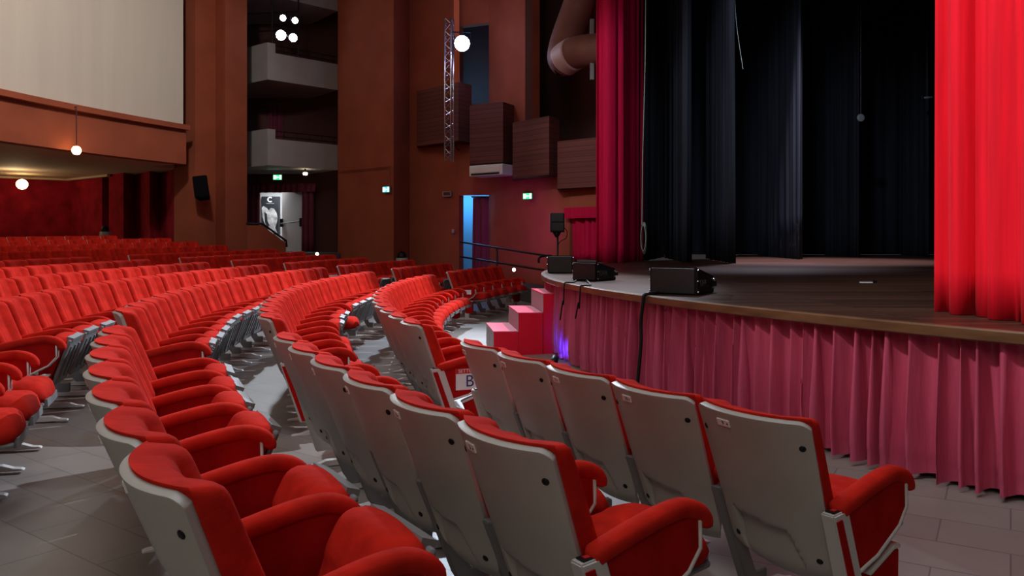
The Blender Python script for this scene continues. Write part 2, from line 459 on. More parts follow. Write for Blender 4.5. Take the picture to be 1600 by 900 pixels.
def arm_mesh():
    bm = bmesh.new()
    path = smooth_path([(0, -.205, .565), (0, -.15, .582), (0, -.02, .612), (0, .10, .634), (0, .19, .638), (0, .255, .618), (0, .288, .583), (0, .283, .556)], 4)
    rings = []; k = 16
    for i, p in enumerate(path):
        d = (path[min(i+1, len(path)-1)]-path[max(i-1, 0)]).normalized(); nn = Vector((1, 0, 0)).cross(d)
        s = min(1, .55+.45*min(i, len(path)-1-i)/2.0)
        ring = []
        for q in range(k):
            an = 2*PI*q/k; cx, cz = math.cos(an), math.sin(an)
            x = .036*math.copysign(abs(cx)**.65, cx)*s; h = .030*math.copysign(abs(cz)**.75, cz)*s
            ring.append(bm.verts.new(p+Vector((x, 0, 0))+nn*h))
        rings.append(ring)
    for a, c in zip(rings, rings[1:]):
        for q in range(k): bm.faces.new((a[q], a[(q+1) % k], c[(q+1) % k], c[q]))
    bm.faces.new(rings[0][::-1]); bm.faces.new(rings[-1])
    return to_me('armrest', bm, M['velvet'], True)
PANEL = [(-.185, .565), (-.02, .60), (.10, .622), (.20, .622), (.253, .60), (.256, .50), (.20, .435), (.04, .355), (-.085, .325)]
def panel_mesh(): return to_me('arm_panel', prof(PANEL, -.021, .021, bev=.006), M['velvet_panel'])
def piping_mesh():
    bm = bmesh.new()
    for x in (-.022, .022): tube([(x, *p) for p in PANEL[4:]], .0075, 6, bm)
    return to_me('piping', bm, M['pale_metal'], True)
def post_mesh(): return to_me('standard', prof([(-.225, .52), (-.165, .52), (.015, .12), (.085, .12), (.085, .02), (-.0, .02), (-.055, .10)], -.024, .024, bev=.004), M['grey_metal'])
def foot_mesh():
    bm = prof([(-.235, .004), (-.215, .014), (-.155, .020), (-.10, .042), (.17, .042), (.225, .020), (.27, .014), (.285, .004)], -.027, .027, bev=.003)
    for y in (-.20, .25): lathe([(.009, .014), (.009, .022), (.004, .025)], 8, bm, Matrix.Translation((0, y, 0)))
    return to_me('foot', bm, M['pale_metal'])
def end_post_mesh(): return to_me('end_post', prof([(-.262, .568), (-.165, .575), (-.01, .115), (-.115, .108)], -.027, .030, bev=.006), M['pale_metal'])
def end_insert_mesh(s): return to_me('post_insert', prof([(-.248, .545), (-.212, .548), (-.060, .120), (-.100, .118)], *((.0285, .034) if s > 0 else (-.034, -.0285))), M['velvet_panel'])
def cap_mesh(): return to_me('row_lamp', bbox(-.016, .020, -.245, -.185, .5705, .5755, .001, Matrix.Rotation(0, 4, 'X')), M['black'])
def capred_mesh(): return to_me('row_lamp_lens', bbox(-.007, .011, -.230, -.200, .5752, .5775, .0008), M['red_label'])
def low_mesh(): return to_me('lower_panel', prof([(-.005, .295), (.16, .355), (.20, .350), (.195, .150), (.165, .125), (.07, .118)], -.024, .024, bev=.006), M['velvet_panel'])
def lowrim_mesh(): return to_me('panel_rim', prof([(-.01, .291), (-.012, .309), (.16, .369), (.206, .366), (.206, .350), (.16, .351)], -.027, .027, bev=.003), M['pale_metal'])
def leg_mesh(): return to_me('end_leg', bbox(-.022, .022, .045, .125, .03, .14, .004), M['pale_metal'])
def bolt_at(u, t, r):
    y, z = back_line(t); d = .078*(1-abs(u)**2.2)*(.55+.45*t)
    dy = .078*2.2*abs(u)**1.2*(.55+.45*t)/hw(t)*math.copysign(1, u)
    n = Vector((dy, -1, -.35)).normalized()
    return Vector((u*hw(t), y-d, z))+n*.0125, n
def bolts_mesh():
    out = []
    for u, t in ((-.86, .86), (.86, .86), (-.80, .17), (.80, .17)):
        p, n = bolt_at(u, t, .012)
        out.append(to_me('bolt', lathe([(.0125, -.004), (.0125, .002), (.008, .005), (.003, .0055)], 12, None, Matrix.Translation(p) @ frame_to(n)), M['black'], True))
    return out
def plate_frame():
    p, n = bolt_at(-.30, .935, 0)
    return Matrix.Translation(p+n*.0045) @ frame_to(n)
def plate_mesh():
    bm = bbox(-.032, .032, -.014, .014, -.004, .002, .0008, plate_frame())
    return to_me('number_plate', bm, M['plate'])
def rivet_mesh():
    bm = bmesh.new()
    for x in (-.024, .024): lathe([(.0035, .001), (.0035, .003), (.002, .0038)], 8, bm, plate_frame() @ Matrix.Translation((x, 0, 0)))
    return to_me('rivet', bm, M['black'])
SHELL, CUSH, SEAT, PAN, ARM, PANELM, PIPE = shell_mesh(), cushion_mesh(), seat_mesh(), pan_mesh(), arm_mesh(), panel_mesh(), piping_mesh()
POST, FOOT, EPOST, EINS, EINS2 = post_mesh(), foot_mesh(), end_post_mesh(), end_insert_mesh(1), end_insert_mesh(-1)
CAP, CAPR, LOW, LRIM, LEG, BOLTS, PLATE, RIVET = cap_mesh(), capred_mesh(), low_mesh(), lowrim_mesh(), leg_mesh(), bolts_mesh(), plate_mesh(), rivet_mesh()
NUM = {}
def num_mesh(s):
    if s not in NUM:
        me = text_mesh(s, .024, .0004); me.transform(plate_frame() @ Matrix.Translation((0, 0, .0026))); me.materials.clear(); me.materials.append(M['ink']); NUM[s] = me
    return NUM[s]
def part(name, me, parent, loc=None, rx=0):
    o = bpy.data.objects.new(name, me); COL.objects.link(o); o.parent = parent
    if loc: o.location = loc
    if rx: o.rotation_euler = (rx, 0, 0)
    return o
def arm(root, x, end=0):
    part('armrest', ARM, root, (x, 0, 0))
    p = part('arm_panel', PANELM, root, (x, 0, 0)); part('piping', PIPE, p)
    if end:
        q = part('end_post', EPOST, root, (x, 0, 0)); part('post_insert', EINS if end > 0 else EINS2, q)
        part('row_lamp', CAP, q); r = part('row_lamp_lens', CAPR, q); r['label'] = 'small red lens'
        lw = part('lower_panel', LOW, root, (x, 0, 0)); part('panel_rim', LRIM, lw)
        part('end_leg', LEG, root, (x, 0, 0))
    else:
        part('standard', POST, root, (x, 0, 0))
    part('foot', FOOT, root, (x, 0, 0))
    return p
def seat(R, arc_c, up, label, group, near_end=False, far_end=False, detail=2, number=None, scale=1.0):
    p, th = row_pos(R-.33, arc_c*(R-.33)/R)
    root = thing('theatre_seat', label, 'theatre seat', (p.x, p.y, floor_z(p.x, p.y)), -PI/2-th, group)
    sh = part('back_shell', SHELL, root)
    if detail >= 2:
        for bme in BOLTS: part('bolt', bme, sh)
    if number:
        pt = part('number_plate', PLATE, sh); pt['label'] = 'white plate numbered '+number
        # numeral and rivets are fixed to the plate, kept on the shell's level
        part('numeral', num_mesh(number), sh); part('rivet', RIVET, sh)
    part('back_cushion', CUSH, root)
    a = math.radians(70+random.uniform(-3, 3)) if up else math.radians(4)
    hl = (0, .165, .275) if up else (0, .045, .385)
    sc = part('seat_cushion', SEAT, root, hl, a); part('seat_pan', PAN, root, hl, a)
    p1 = arm(root, PITCH/2, 1 if near_end else 0)
    if far_end: arm(root, -PITCH/2, -1)
    return root, p1
ORD = 'zeroth first second third fourth fifth sixth seventh eighth ninth tenth eleventh twelfth thirteenth fourteenth fifteenth sixteenth seventeenth eighteenth nineteenth twentieth'.split()
ORD += ['twenty-'+w for w in ORD[1:10]]+['thirtieth']+['thirty-'+w for w in ORD[1:10]]+['fortieth']
def in_frame(R, a, extra=70):
    p, th = row_pos(R-.2, a)
    if p.y < .4: return False
    x = CX+F*p.x/p.y
    return -extra < x < 1600+extra
# nearest block
for r, k in ((1, 5), (2, 6), (3, 7), (4, 3)):
    R = R1+SP*(r-1)-(.09 if r == 3 else 0)
    for i in range(k):
        ac = -6.55-PITCH*i
        num = None
        if r == 1: num = ['13', '12', '11', '10', '9'][i]
        if r == 2: num = ['8', '7', '6', '5', '4', '3'][i]
        if r == 3: num = str(20+i)
        lab = 'red velvet theatre seat with grey shell, %s from the aisle, %s row, nearest block' % (ORD[i+1], ORD[r])
        if r == 4: lab = 'red velvet theatre seat cut by the left edge, %s from the aisle, fourth row' % ORD[i+1]
        seat(R, ac, r == 3 and i not in (4, ), lab, 'theatre seats of the nearest block', near_end=(r < 4 and i == k-1), far_end=(i == 0), number=num)
# middle block
SIGN_SEAT = {}
for r in range(1, 8):
    R = R1+SP*(r-1); k = [0, 15, 15, 16, 16, 16, 16, 16][r]
    start = -5.38+PITCH/2
    for i in range(k):
        ac = start+PITCH*i
        if not in_frame(R, ac): continue
        up = {1: False, 2: 4 <= i <= 11 and i != 7}.get(r, True)
        if r >= 4: up = (i*7+r*3) % 9 not in (0, 4) if r > 4 else i not in (3, )
        lab = 'red velvet theatre seat, %s from near aisle, %s row of middle block' % (ORD[i+1], ORD[r])
        s_, pan_ = seat(R, ac, up, lab, 'theatre seats of the middle block', near_end=i == 0, far_end=i == k-1, detail=2 if r < 3 else 1)
        if i == 0: SIGN_SEAT[r] = pan_
# far block
for r, k in enumerate((5, 5, 6, 6, 7, 8, 9), 1):
    R = R1+SP*(r-1); start = 3.62+.115*(r-1)+PITCH/2
    for i in range(k):
        lab = 'red velvet theatre seat, %s from aisle, %s row of far block' % (ORD[i+1], ORD[r])
        s_, pan_ = seat(R, start+PITCH*i, r > 1 and (i*5+r) % 7 != 0, lab, 'theatre seats of the far block', near_end=i == 0, far_end=i == k-1, detail=0)
        if i == 0 and r == 1: SIGN_SEAT['far'] = pan_
# rows behind the cross aisle, under the balcony
for q, end in enumerate((10.5, 10.95, 11.45, 11.0, 8.4, 7.2)):
    R = R1+SP*(8+q); i = 0
    while True:
        ac = end-PITCH/2-PITCH*i
        if not in_frame(R, ac, 40) or i > 38: break
        lab = 'red velvet theatre seat, %s from right end, %s row behind cross aisle' % (ORD[i+1], ORD[q+1])
        seat(R, ac, (i*3+q) % 5 != 0, lab, 'theatre seats behind the cross aisle', far_end=i == 0, detail=0)
        i += 1
# card signs stuck on the end panels
def card(panel, y, z, w, h, head, big, small=False):
    bm = bbox(.0225, .0245, y-w/2, y+w/2, z-h/2, z+h/2, 0)
    c = obj('section_sign', bm, M['paper'], panel); c['label'] = 'white paper sign on the end panel'
    if head:
        t = obj('sign_header', bbox(.0245, .0252, y-w/2, y+w/2, z+h*.26, z+h/2, 0), M['red_label'], c)
    rot = Matrix.Rotation(PI/2, 4, 'Z') @ Matrix.Rotation(PI/2, 4, 'X')
    def tx(s, size, yy, z_, m):
        me = text_mesh(s, size, .0003); me.transform(Matrix.Translation((.0257, yy, z_)) @ rot); me.materials.clear()
        link('lettering', me, m, c)
    if head: tx('SETTORE', h*.24, y, z+h*.38, M['paper'])
    if big: tx(big, h*.78, y+w*.06, z-h*.12, M['ink'])
    return c
card(SIGN_SEAT[1], .035, .478, .20, .165, True, 'B')
card(SIGN_SEAT['far'], .04, .53, .26, .085, False, None)

# ------------------------------------------------------------------ steps to the stage
st = thing('stage_steps', 'red wooden steps with light-tinted pink treads leading up to the stage', 'steps', (0, 0, 0))
A = Vector((-.235, 9.85)); dx = Vector((1, .03)).normalized(); dy = Vector((-.12, 1)).normalized()
tread, wid = .315, 1.05
z0 = floor_z(A.x, A.y)+.02
hs = [.305, .545, .79]
for i, h in enumerate(hs):
    a = A+dx*(tread*i+.004*i); c = A+dx*(tread*(i+1))
    pts = [a, c, c+dy*wid, a+dy*wid]
    s_ = obj('step', prism([(p.x, p.y) for p in pts], z0-.02 if i >= 0 else 0, h+z0-.012), M['stairs'], st)
    e = .006
    pts = [a-dx*e-dy*e, c+dx*.0, c+dx*.0+dy*(wid+e), a-dx*e+dy*(wid+e)]
    obj('tread', prism([(p.x, p.y) for p in pts], h+z0-.012, h+z0), M['stairs_top'], s_)
    zlow = z0 if i == 0 else hs[i-1]+z0+.002
    pts = [a-dx*.004, a, a+dy*wid, a-dx*.004+dy*wid]
    obj('riser', prism([(p.x, p.y) for p in pts], zlow, h+z0-.013), M['grey_felt'], s_)

# ------------------------------------------------------------------ loudspeakers lying on the stage edge
def stage_speaker(loc, rz, label, w=.46, d=.40, h=.27):
    t = thing('stage_loudspeaker', label, 'loudspeaker', loc, rz, 'line array loudspeakers lying on the stage edge')
    # front grille faces -y, cabinet tapers to the back
    hh = h/2
    pts = [(-w/2, 0), (w/2, 0), (w/2*.98, d), (-w/2*.98, d)]
    bm = prism(pts, [0, 0, 0, 0], [h, h, h*.62, h*.62])
    bmesh.ops.recalc_face_normals(bm, faces=bm.faces); bmesh.ops.bevel(bm, geom=bm.edges[:], offset=.008, segments=2, affect='EDGES')
    cab = obj('cabinet', bm, M['black'], t)
    g_ = obj('grille', bbox(-w/2+.014, w/2-.014, -.012, .002, .014, h-.014, .004), M['grille'], t)
    for s in (-1, 1):
        x = s*w/2
        sp = obj('side_plate', prof([(.012, .02), (.012, h-.02), (d*.93, h*.62-.02), (d*.93, .03)], x*1.0-.006, x*1.0+.006, bev=.002), M['black_metal'], t)
        rec = obj('handle_recess', prof([(d*.62, .05), (d*.62, h*.52), (d*.80, h*.48), (d*.80, .05)], x-.010, x+.010, bev=.002), M['black'], sp)
        me = text_mesh('DVA', .085, .0015)
        rot = (Matrix.Rotation(PI/2, 4, 'Z') if s > 0 else Matrix.Rotation(-PI/2, 4, 'Z')) @ Matrix.Rotation(PI/2, 4, 'X')
        me.transform(Matrix.Translation((x+s*.0075, d*.33, h*.40)) @ rot); me.materials.clear()
        link('lettering', me, M['emboss'], sp)
        for y_, z_ in ((.02, .03), (.02, h-.03), (.02, h/2), (d*.9, .05), (d*.9, h*.5)):
            obj('rigging_pin', lathe([(.009, 0), (.009, .008), (.004, .011)], 8, None, Matrix.Translation((x+s*.006, y_, z_)) @ Matrix.Rotation(s*PI/2, 4, 'Y')), M['alu'], sp)
        obj('rigging_bracket', bbox(x-.012, x+.012, d*.93, d*1.06, .06, h*.45, .003), M['black_metal'], sp)
    bm = bmesh.new()
    tube([(-.08, d*.98, h*.5), (-.08, d*1.04, h*.5), (.08, d*1.04, h*.5), (.08, d*.98, h*.5)], .009, 8, bm)
    obj('rear_handle', bm, M['black_metal'], t, True)
    return t
M['grille'] = nz(mat('dark_grille', (.014, .015, .016), .5), 180, .5)
stage_speaker((1.46, 6.97, STZ), math.radians(-33), 'black line array loudspeaker lying nearest on the stage edge, largest of three', w=.44, d=.50, h=.255)
stage_speaker((.88, 9.35, STZ), math.radians(-42), 'black loudspeaker on the stage edge in the middle of three, tapering right', w=.36, d=.42, h=.235)
stage_speaker((.72, 11.5, STZ), math.radians(-8), 'black loudspeaker furthest along the stage edge, behind two others', w=.37, d=.36, h=.27)
# their cables over the edge
def cable(pts, r, label, m='black'):
    o = obj('cable', tube(smooth_path(pts, 6), r, 8), M[m], None, True)
    return tag(o, label, 'cable')
def edge_pt(th, r, z): return Vector((C0.x-r*math.cos(th), C0.y+r*math.sin(th), z))
def drop(px, start, zend, label, r=.012):
    # angle on the rim seen at column px
    a = (px-CX)/F; best = min((abs((C0.x-RS*math.cos(t))/(C0.y+RS*math.sin(t))-a)+(0 if t < .0 else 9), t) for t in [-.9+.0005*i for i in range(1800)])[1]
    pts = [start, edge_pt(best, RS-.10, STZ+r), edge_pt(best, RS+.004, STZ+.004), edge_pt(best, RS+.02, STZ-.06), edge_pt(best+.004, RS+.015, STZ-.25), edge_pt(best+.002, RS+.03, (STZ+zend)/2), edge_pt(best+.006, RS+.05, zend)]
    cable(pts, r, label)
drop(1008, (1.36, 7.12, STZ+.02), .14, 'black cable hanging over the valance below the nearest stage loudspeaker', .017)
drop(909, (.90, 9.45, STZ+.02), .70, 'thin black cable over the stage edge by the middle loudspeaker', .009)
drop(884, (.92, 10.3, STZ+.02), .62, 'thin black cable over the stage edge beside the red steps', .009)

# small things left on the stage boards
p = at(1356, 442, 0+F*.49/(442-HY))
t = thing('tape_roll', 'pale tape scraps lying on the stage boards near right curtain', 'tape', (p.x, p.y, STZ))
obj('strip', bbox(-.09, .05, -.02, .02, 0, .012, .003), M['tape'], t); obj('knob', bbox(.05, .10, -.02, .02, 0, .03, .004), M['black'], t)

# ------------------------------------------------------------------ stage curtains
cx0 = Vector((2.93, 5.33))
o = obj('stage_curtain', cloth([(2.94, 5.32), (3.06, 4.86), (3.02, 4.62)], STZ+.003, 8.6, .075, .21, gather=.9, nz_=26, per=14, seed=11, th=.012), M['curtain'], smooth=True)
tag(o, 'bright red velvet stage curtain on the right, its inner panel', 'curtain')
o = obj('stage_curtain', cloth([(2.98, 4.66), (3.10, 4.42), (3.20, 3.7)], STZ+.003, 8.6, .085, .23, gather=.9, nz_=26, per=14, seed=23, th=.012), M['curtain'], smooth=True)
tag(o, 'bright red velvet curtain cut by the right edge of the photo', 'curtain')
o = obj('stage_curtain', cloth([(1.86, 17.25), (2.42, 17.15), (2.50, 17.7), (3.0, 18.4), (3.5, 20.2)], STZ+.004, 8.8, .13, .36, gather=.9, nz_=20, per=14, seed=3, th=.02), M['crimson'], smooth=True)
tag(o, 'crimson velvet stage curtain drawn to the left side of the stage', 'curtain')
# black wings and backdrop
legs = [((3.08, 18.2), (4.4, 22.5)), ((3.92, 17.0), (4.35, 21.5)), ((4.70, 16.3), (5.4, 21.0)), ((7.55, 20.0), (8.1, 25.0)), ((10.2, 22.5), (10.9, 26.5)), ((12.9, 23.8), (13.6, 26.8))]
words = ['first black masking drape behind the crimson curtain at stage left', 'second black masking drape from the crimson curtain', 'third black masking drape, with a pale lit edge', 'fourth black masking drape, mid stage', 'fifth black masking drape, left of the small hanging disc', 'sixth black masking drape, beside the right red curtain']
for (a, c), w in zip(legs, words):
    o = obj('masking_drape', cloth([a, c], STZ+.01, 10.5, .10, .5, gather=.9, nz_=8, per=10, seed=int(a[0]*10), th=.02), M['black_cloth'], smooth=True)
    tag(o, w, 'drape', 'black masking drapes')
o = obj('backdrop', cloth([(3.5, 26.9), (16.6, 27.1)], STZ+.01, 11.5, .08, .6, gather=.9, nz_=6, per=8, seed=9, th=.02), M['black_cloth'], smooth=True)
tag(o, 'black cloth backdrop closing the rear of the stage', 'drape')
struct(obj('wall_stage_right', wall([(17.2, 1.6), (4.4, 3.0)], 0, 11.6, .2), M['stage_side']))
struct(obj('wall_stage_rear', wall([(17.2, 27.8), (17.2, 1.6)], 0, 11.6, -.2), M['stage_side']))
for i, x in enumerate((4.2, 7.6, 11.0)):
    o = obj('border_drape', cloth([(x, 1.0), (x, 26.0)], 8.9-.25*i, 11.3, .06, .5, gather=.9, nz_=5, per=8, seed=30+i, th=.02), M['black_cloth'], smooth=True)
    tag(o, '%s black border hung across the top of the stage' % ['front', 'middle', 'rear'][i], 'drape', 'black borders over the stage')
# disc lamp, batten, ropes
p = at(1345, 184, 21.8)
t = thing('hanging_disc', 'small grey disc hanging before the dark drapes', 'disc', p)
obj('disc_face', lathe([(.10, -.02), (.115, 0), (.10, .02), (.05, .026)], 20, None, Matrix.Rotation(PI/2, 4, 'X')), M['disc'], t, True)
obj('hanger', tube([(0, 0, .11), (0, 0, 9.2-p.z)], .008, 6), M['black_metal'], t)
p = at(1440, 153, 22.6)
t = thing('side_batten', 'short grey pipe end poking out beside the right red curtain', 'pipe', p)
obj('pipe_tube', tube([(0, 0, 0), (.32, 0, .02)], .035, 10), M['disc'], t, True); obj('pipe_clamp', bbox(-.03, .05, -.05, .05, -.06, .06, .01), M['black_metal'], t)
obj('pipe_drop', tube([(.16, 0, .0), (.16, 0, 10.6-p.z)], .014, 8), M['black_metal'], t)
t = thing('rope', 'pale rope hanging with a coil beside the crimson stage curtain', 'rope', (0, 0, 0))
obj('line', tube([at(1003, 352, 17.2), at(1004, 250, 17.2), at(1008, 100, 17.2), at(1010, -120, 17.2)], .010, 6), M['rope'], t)
bm = bmesh.new()
for k in range(5):
    c = at(1005+k*.6, 372, 17.2); c.y += .02*k
    tube([c+Vector((.055*math.sin(a), .01*math.cos(a*2), .36*math.cos(a)*(.8+.05*k))) for a in [2*PI*q/20 for q in range(21)]], .009, 6, bm)
obj('coil', bm, M['rope'], t, True)
o = obj('cord', tube(smooth_path([at(1147, -30, 18), at(1150, 30, 18), at(1155, 70, 18), at(1161, 108, 18)], 4), .005, 6), M['rope'])
tag(o, 'thin slack cord hanging high in front of the dark drapes', 'cord')

# ------------------------------------------------------------------ far side wall, stepped panels
TOP = 10.6
K = pl(110, 27)
ow = M['orange_wall']
wl_ = [pl(272, 23.2), pl(305, 22.5), pl(337, 23.2), pl(352, 22.5), pl(386, 23.2)]
struct(obj('wall_pillar', prism([*wl_, pl(386, 23.9), pl(330, 25), pl(285, 24.8)], .3, TOP), ow))
# recess behind the boxes
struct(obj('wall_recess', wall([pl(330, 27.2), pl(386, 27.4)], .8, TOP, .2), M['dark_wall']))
zt1 = zz(299, 27.3)
bm = wall([pl(380, 27.3), pl(404, 27.3)], .8, TOP, .2)
wall([pl(404, 27.3), pl(474, 27.3)], zt1, TOP, .2, bm); wall([pl(474, 27.3), pl(560, 27.3)], .8, TOP, .2, bm)
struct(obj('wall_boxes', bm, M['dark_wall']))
WD = [pl(528, 24.8), pl(615, 22.8), pl(640, 23.9), pl(717, 23.0)]
struct(obj('wall_side', wall([pl(528, 27.4), *WD], -.1, TOP, .25), ow))
# doorway with blue light beyond
d0, d1 = Vector(pl(717, 23.0)), Vector(pl(764, 22.6))
ztop = zz(305, 22.9)
zo0, zo1 = zz(163, 22.8), zz(38, 22.8)
bm = wall([d0, d1], ztop, zo0, .25); wall([d0, d1], zo1, TOP, .25, bm)
struct(obj('wall_over_doorway', bm, ow))
WA = [d1, pl(832, 20.9)]
bm = wall(WA, -.1, TOP, .25)
WA2 = [pl(832, 20.9), pl(890, 19.65)]
zs = zz(225, 20)
wall(WA2, -.1, zs, .25, bm); wall([pl(890, 19.65), pl(975, 18.5)], zz(333, 19), zs, .25, bm)
struct(obj('wall_stage_side', bm, ow))
# dark upper recess by the proscenium with duct
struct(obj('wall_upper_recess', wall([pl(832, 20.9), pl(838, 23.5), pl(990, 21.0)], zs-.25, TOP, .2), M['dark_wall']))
# corridor behind the side doorway
bm = wall([pl(700, 24.6), pl(800, 24.4)], .2, 3.9, .1)
struct(obj('wall_corridor', bm, M['blue_lit_wall']))
bm = wall([pl(700, 24.9), pl(800, 24.7)], 4.4, TOP, .1)
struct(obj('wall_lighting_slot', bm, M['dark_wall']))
# pilaster
p0, p1 = Vector(pl(709, 22.9)), Vector(pl(717.5, 22.85))
o = obj('pilaster', prism([p0, p1, p1+Vector((0, .15)), p0+Vector((0, .15))], zz(132, 22.8), TOP), M['pilaster']); struct(o); o.name = 'trim_2'
# recessed stage-side door: pelmet and red drapes
t = thing('door_curtain', 'crimson pelmet and drapes over the door beside the stage', 'curtain', (0, 0, 0))
dr = [pl(893, 19.62), pl(970, 18.6)]
obj('drape', cloth(dr, STZ+.01, zz(338, 19), .05, .22, gather=.9, nz_=6, per=10, seed=41), M['crimson'], t, True)
q0, q1 = pl(884, 19.62), pl(970, 18.5)
obj('pelmet', wall([(q0[0], q0[1]), (q1[0], q1[1])], zz(341, 19.3), zz(324, 19.3), -.08), M['crimson'], t)

# timber boxes stepping down the wall
def board_box(pts, ybot, ytop, dref, label):
    o = obj('timber_box', prism(pts, zz(ybot, dref), zz(ytop, dref)), M['boards'])
    return tag(o, label, 'acoustic box', 'boarded acoustic boxes on the side wall')
board_box([pl(651, 23.35), pl(716, 22.0), pl(737, 22.45), pl(737, 22.78), pl(716, 22.95), pl(652, 23.68)], 220, 128, 22.0, 'boarded red-brown box behind the lighting truss, highest of the stepped boxes')
board_box([pl(734, 21.6), pl(786, 21.0), pl(803, 21.55), pl(775, 22.25), pl(738, 22.62)], 253, 159, 21.0, 'boarded red-brown box above the air conditioner')
board_box([pl(801, 20.55), pl(858, 19.4), pl(874, 19.9), pl(845, 20.55), pl(801, 21.5)], 272.5, 181, 19.4, 'boarded red-brown box above the green exit sign')
board_box([pl(871, 19.45), pl(965, 18.3), pl(965, 18.6), pl(871, 19.95)], 294, 219, 19.2, 'low boarded red-brown box next to the crimson curtain')

# air conditioner under the second box
p = at(768, 267, 21.3)
t = thing('air_conditioner', 'white wall air conditioner under the stepped timber boxes', 'air conditioner', p, math.radians(-36))
bm = bbox(-.58, .58, -.28, .30, -.15, .15, .03); obj('casing', bm, M['white_paint'], t)
obj('front_panel', bbox(-.52, .50, -.292, -.275, -.06, .09, .01), M['white_paint'], t)
obj('outlet_slot', bbox(-.50, .48, -.290, -.27, -.125, -.075, .004), M['black'], t)
obj('fixing_arm', bbox(-.3, .3, .27, .9, -.02, .10, .01), M['dark_wall'], t)

# truss with its lamp
zt, zb = zz(28, 21.3), zz(252, 21.3)
q = [Vector((*pl(695, 21.3), 0)), Vector((*pl(704.5, 21.2), 0)), Vector((*pl(708.5, 21.45), 0))]
t = thing('lighting_truss', 'silver lattice truss hanging upright on the side wall', 'truss', (0, 0, 0))
for a in q: obj('chord', tube([(a.x, a.y, zb), (a.x, a.y, zt)], .022, 8), M['alu'], t, True)
bm = bmesh.new(); nseg = 22
for k in range(nseg):
    za, zb2 = zb+(zt-zb)*k/nseg, zb+(zt-zb)*(k+1)/nseg
    for a, c in ((q[0], q[1]), (q[1], q[2]), (q[2], q[0])):
        if k % 2: a, c = c, a
        tube([(a.x, a.y, za), (c.x, c.y, zb2)], .009, 5, bm)
obj('lacing', bm, M['alu'], t)
for zk in (zb+.5, zt-.4): obj('wall_bracket', tube([(q[2].x, q[2].y, zk), (q[2].x+.05, 23.2, zk)], .02, 6), M['black_metal'], t)
LAMP = at(722, 68, 21.2)
def spotlight(loc, aim, r, label, m, group=None, bar=None):
    d = (Vector(aim)-Vector(loc)).normalized()
    t = thing('spotlight', label, 'stage light', loc, 0, group)
    mt = frame_to(d)
    obj('housing', lathe([(r*.5, -r*2.6), (r*.85, -r*2.2), (r*.95, -r*.6), (r*1.12, -.01), (r*1.12, .03), (r*1.0, .03), (r*1.0, -.03)], 20, None, mt), M['black_metal'], t, True)
    obj('lens', lathe([(r, -.02), (r*.8, .015), (r*.3, .03)], 20, None, mt), m, t, True)
    bm = bmesh.new()
    tube([mt @ Vector((-r*1.15, 0, -r)), mt @ Vector((-r*1.2, 0, -r))+Vector((0, 0, r*1.5)), mt @ Vector((r*1.2, 0, -r))+Vector((0, 0, r*1.5)), mt @ Vector((r*1.15, 0, -r))], .015, 6, bm)
    if bar is not None:
        c = (mt @ Vector((0, 0, -r)))+Vector((0, 0, r*1.5)); tube([c, Vector(bar)-Vector(loc)], .014, 6, bm)
    obj('yoke', bm, M['black_metal'], t)
    return t
spotlight(LAMP, (1.0, 2.0, 2.2), .21, 'dazzling white stage light beside the silver truss', M['lamp_cool'], bar=(q[1].x, q[1].y, LAMP.z+.3))

# ------------------------------------------------------------------ audience boxes on the side wall
Bc, Br, Bl = Vector((-7.64, 24.0)), Vector((-5.83, 25.7)), Vector((-8.75, 24.85))
def audience_box(zb, zt, label, rail=True, dz=.0):
    t = thing('balcony_box', label, 'balcony', (Bc.x, Bc.y, zb), 0, 'small balcony boxes on the side wall')
    bl, br, bc = Bl-Bc, Br-Bc, Vector((0, 0))
    nrm = Vector((.685, -.73))
    back_l, back_r = Vector((-2.6, 3.25)), Vector((.5, 3.25))
    obj('slab', prism([bl, bc, br, back_r, back_l], 0, .16), M['box_grey'], t)
    e1 = bc+(br-bc).normalized()*.26
    bm = wall([bl, bc, e1], .16, zt-zb+.30, .12); wall([e1, br], .16, zt-zb, .12, bm); obj('parapet', bm, M['box_grey'], t)
    if rail:
        bm = bmesh.new(); h = zt-zb
        d = (br-bc).normalized()
        for hh in (.10, .26): tube([(bc.x+d.x*.1-.05, bc.y+d.y*.1+.06, h+hh), (br.x-.05, br.y+.06, h+hh)], .016, 6, bm)
        for k in range(6):
            p_ = bc+(br-bc)*(.06+k*.18); tube([(p_.x-.05, p_.y+.06, h-.05), (p_.x-.05, p_.y+.06, h+.26)], .012, 6, bm)
        obj('handrail', bm, M['black_metal'], t)
    return t
zb1, zb2 = zz(258, 24.0), zz(124, 24.0)
audience_box(zb1, zz(216, 24.0), 'lowest grey balcony box, over the open exit door')
audience_box(zb2, zz(81, 24.0), 'middle grey balcony box, with four lit stage lights above')
audience_box(zz(-8, 24.0), zz(-60, 24.0), 'uppermost grey balcony box, cut by the top edge', rail=False)
# door in the lower box
t = thing('box_curtain', 'dark red door curtain at the rear of the lowest balcony box', 'curtain', (0, 0, 0))
obj('drape', cloth([pl(418, 27.2), pl(442, 27.2)], zb1+.16, zz(165, 27.2), .05, .2, gather=.9, nz_=5, seed=51), M['plum'], t, True)
obj('curtain_rail', tube([(*pl(410, 27.15), zz(163, 27.1)), (*pl(465, 27.15), zz(163, 27.1))], .03, 8), M['plum'], t)
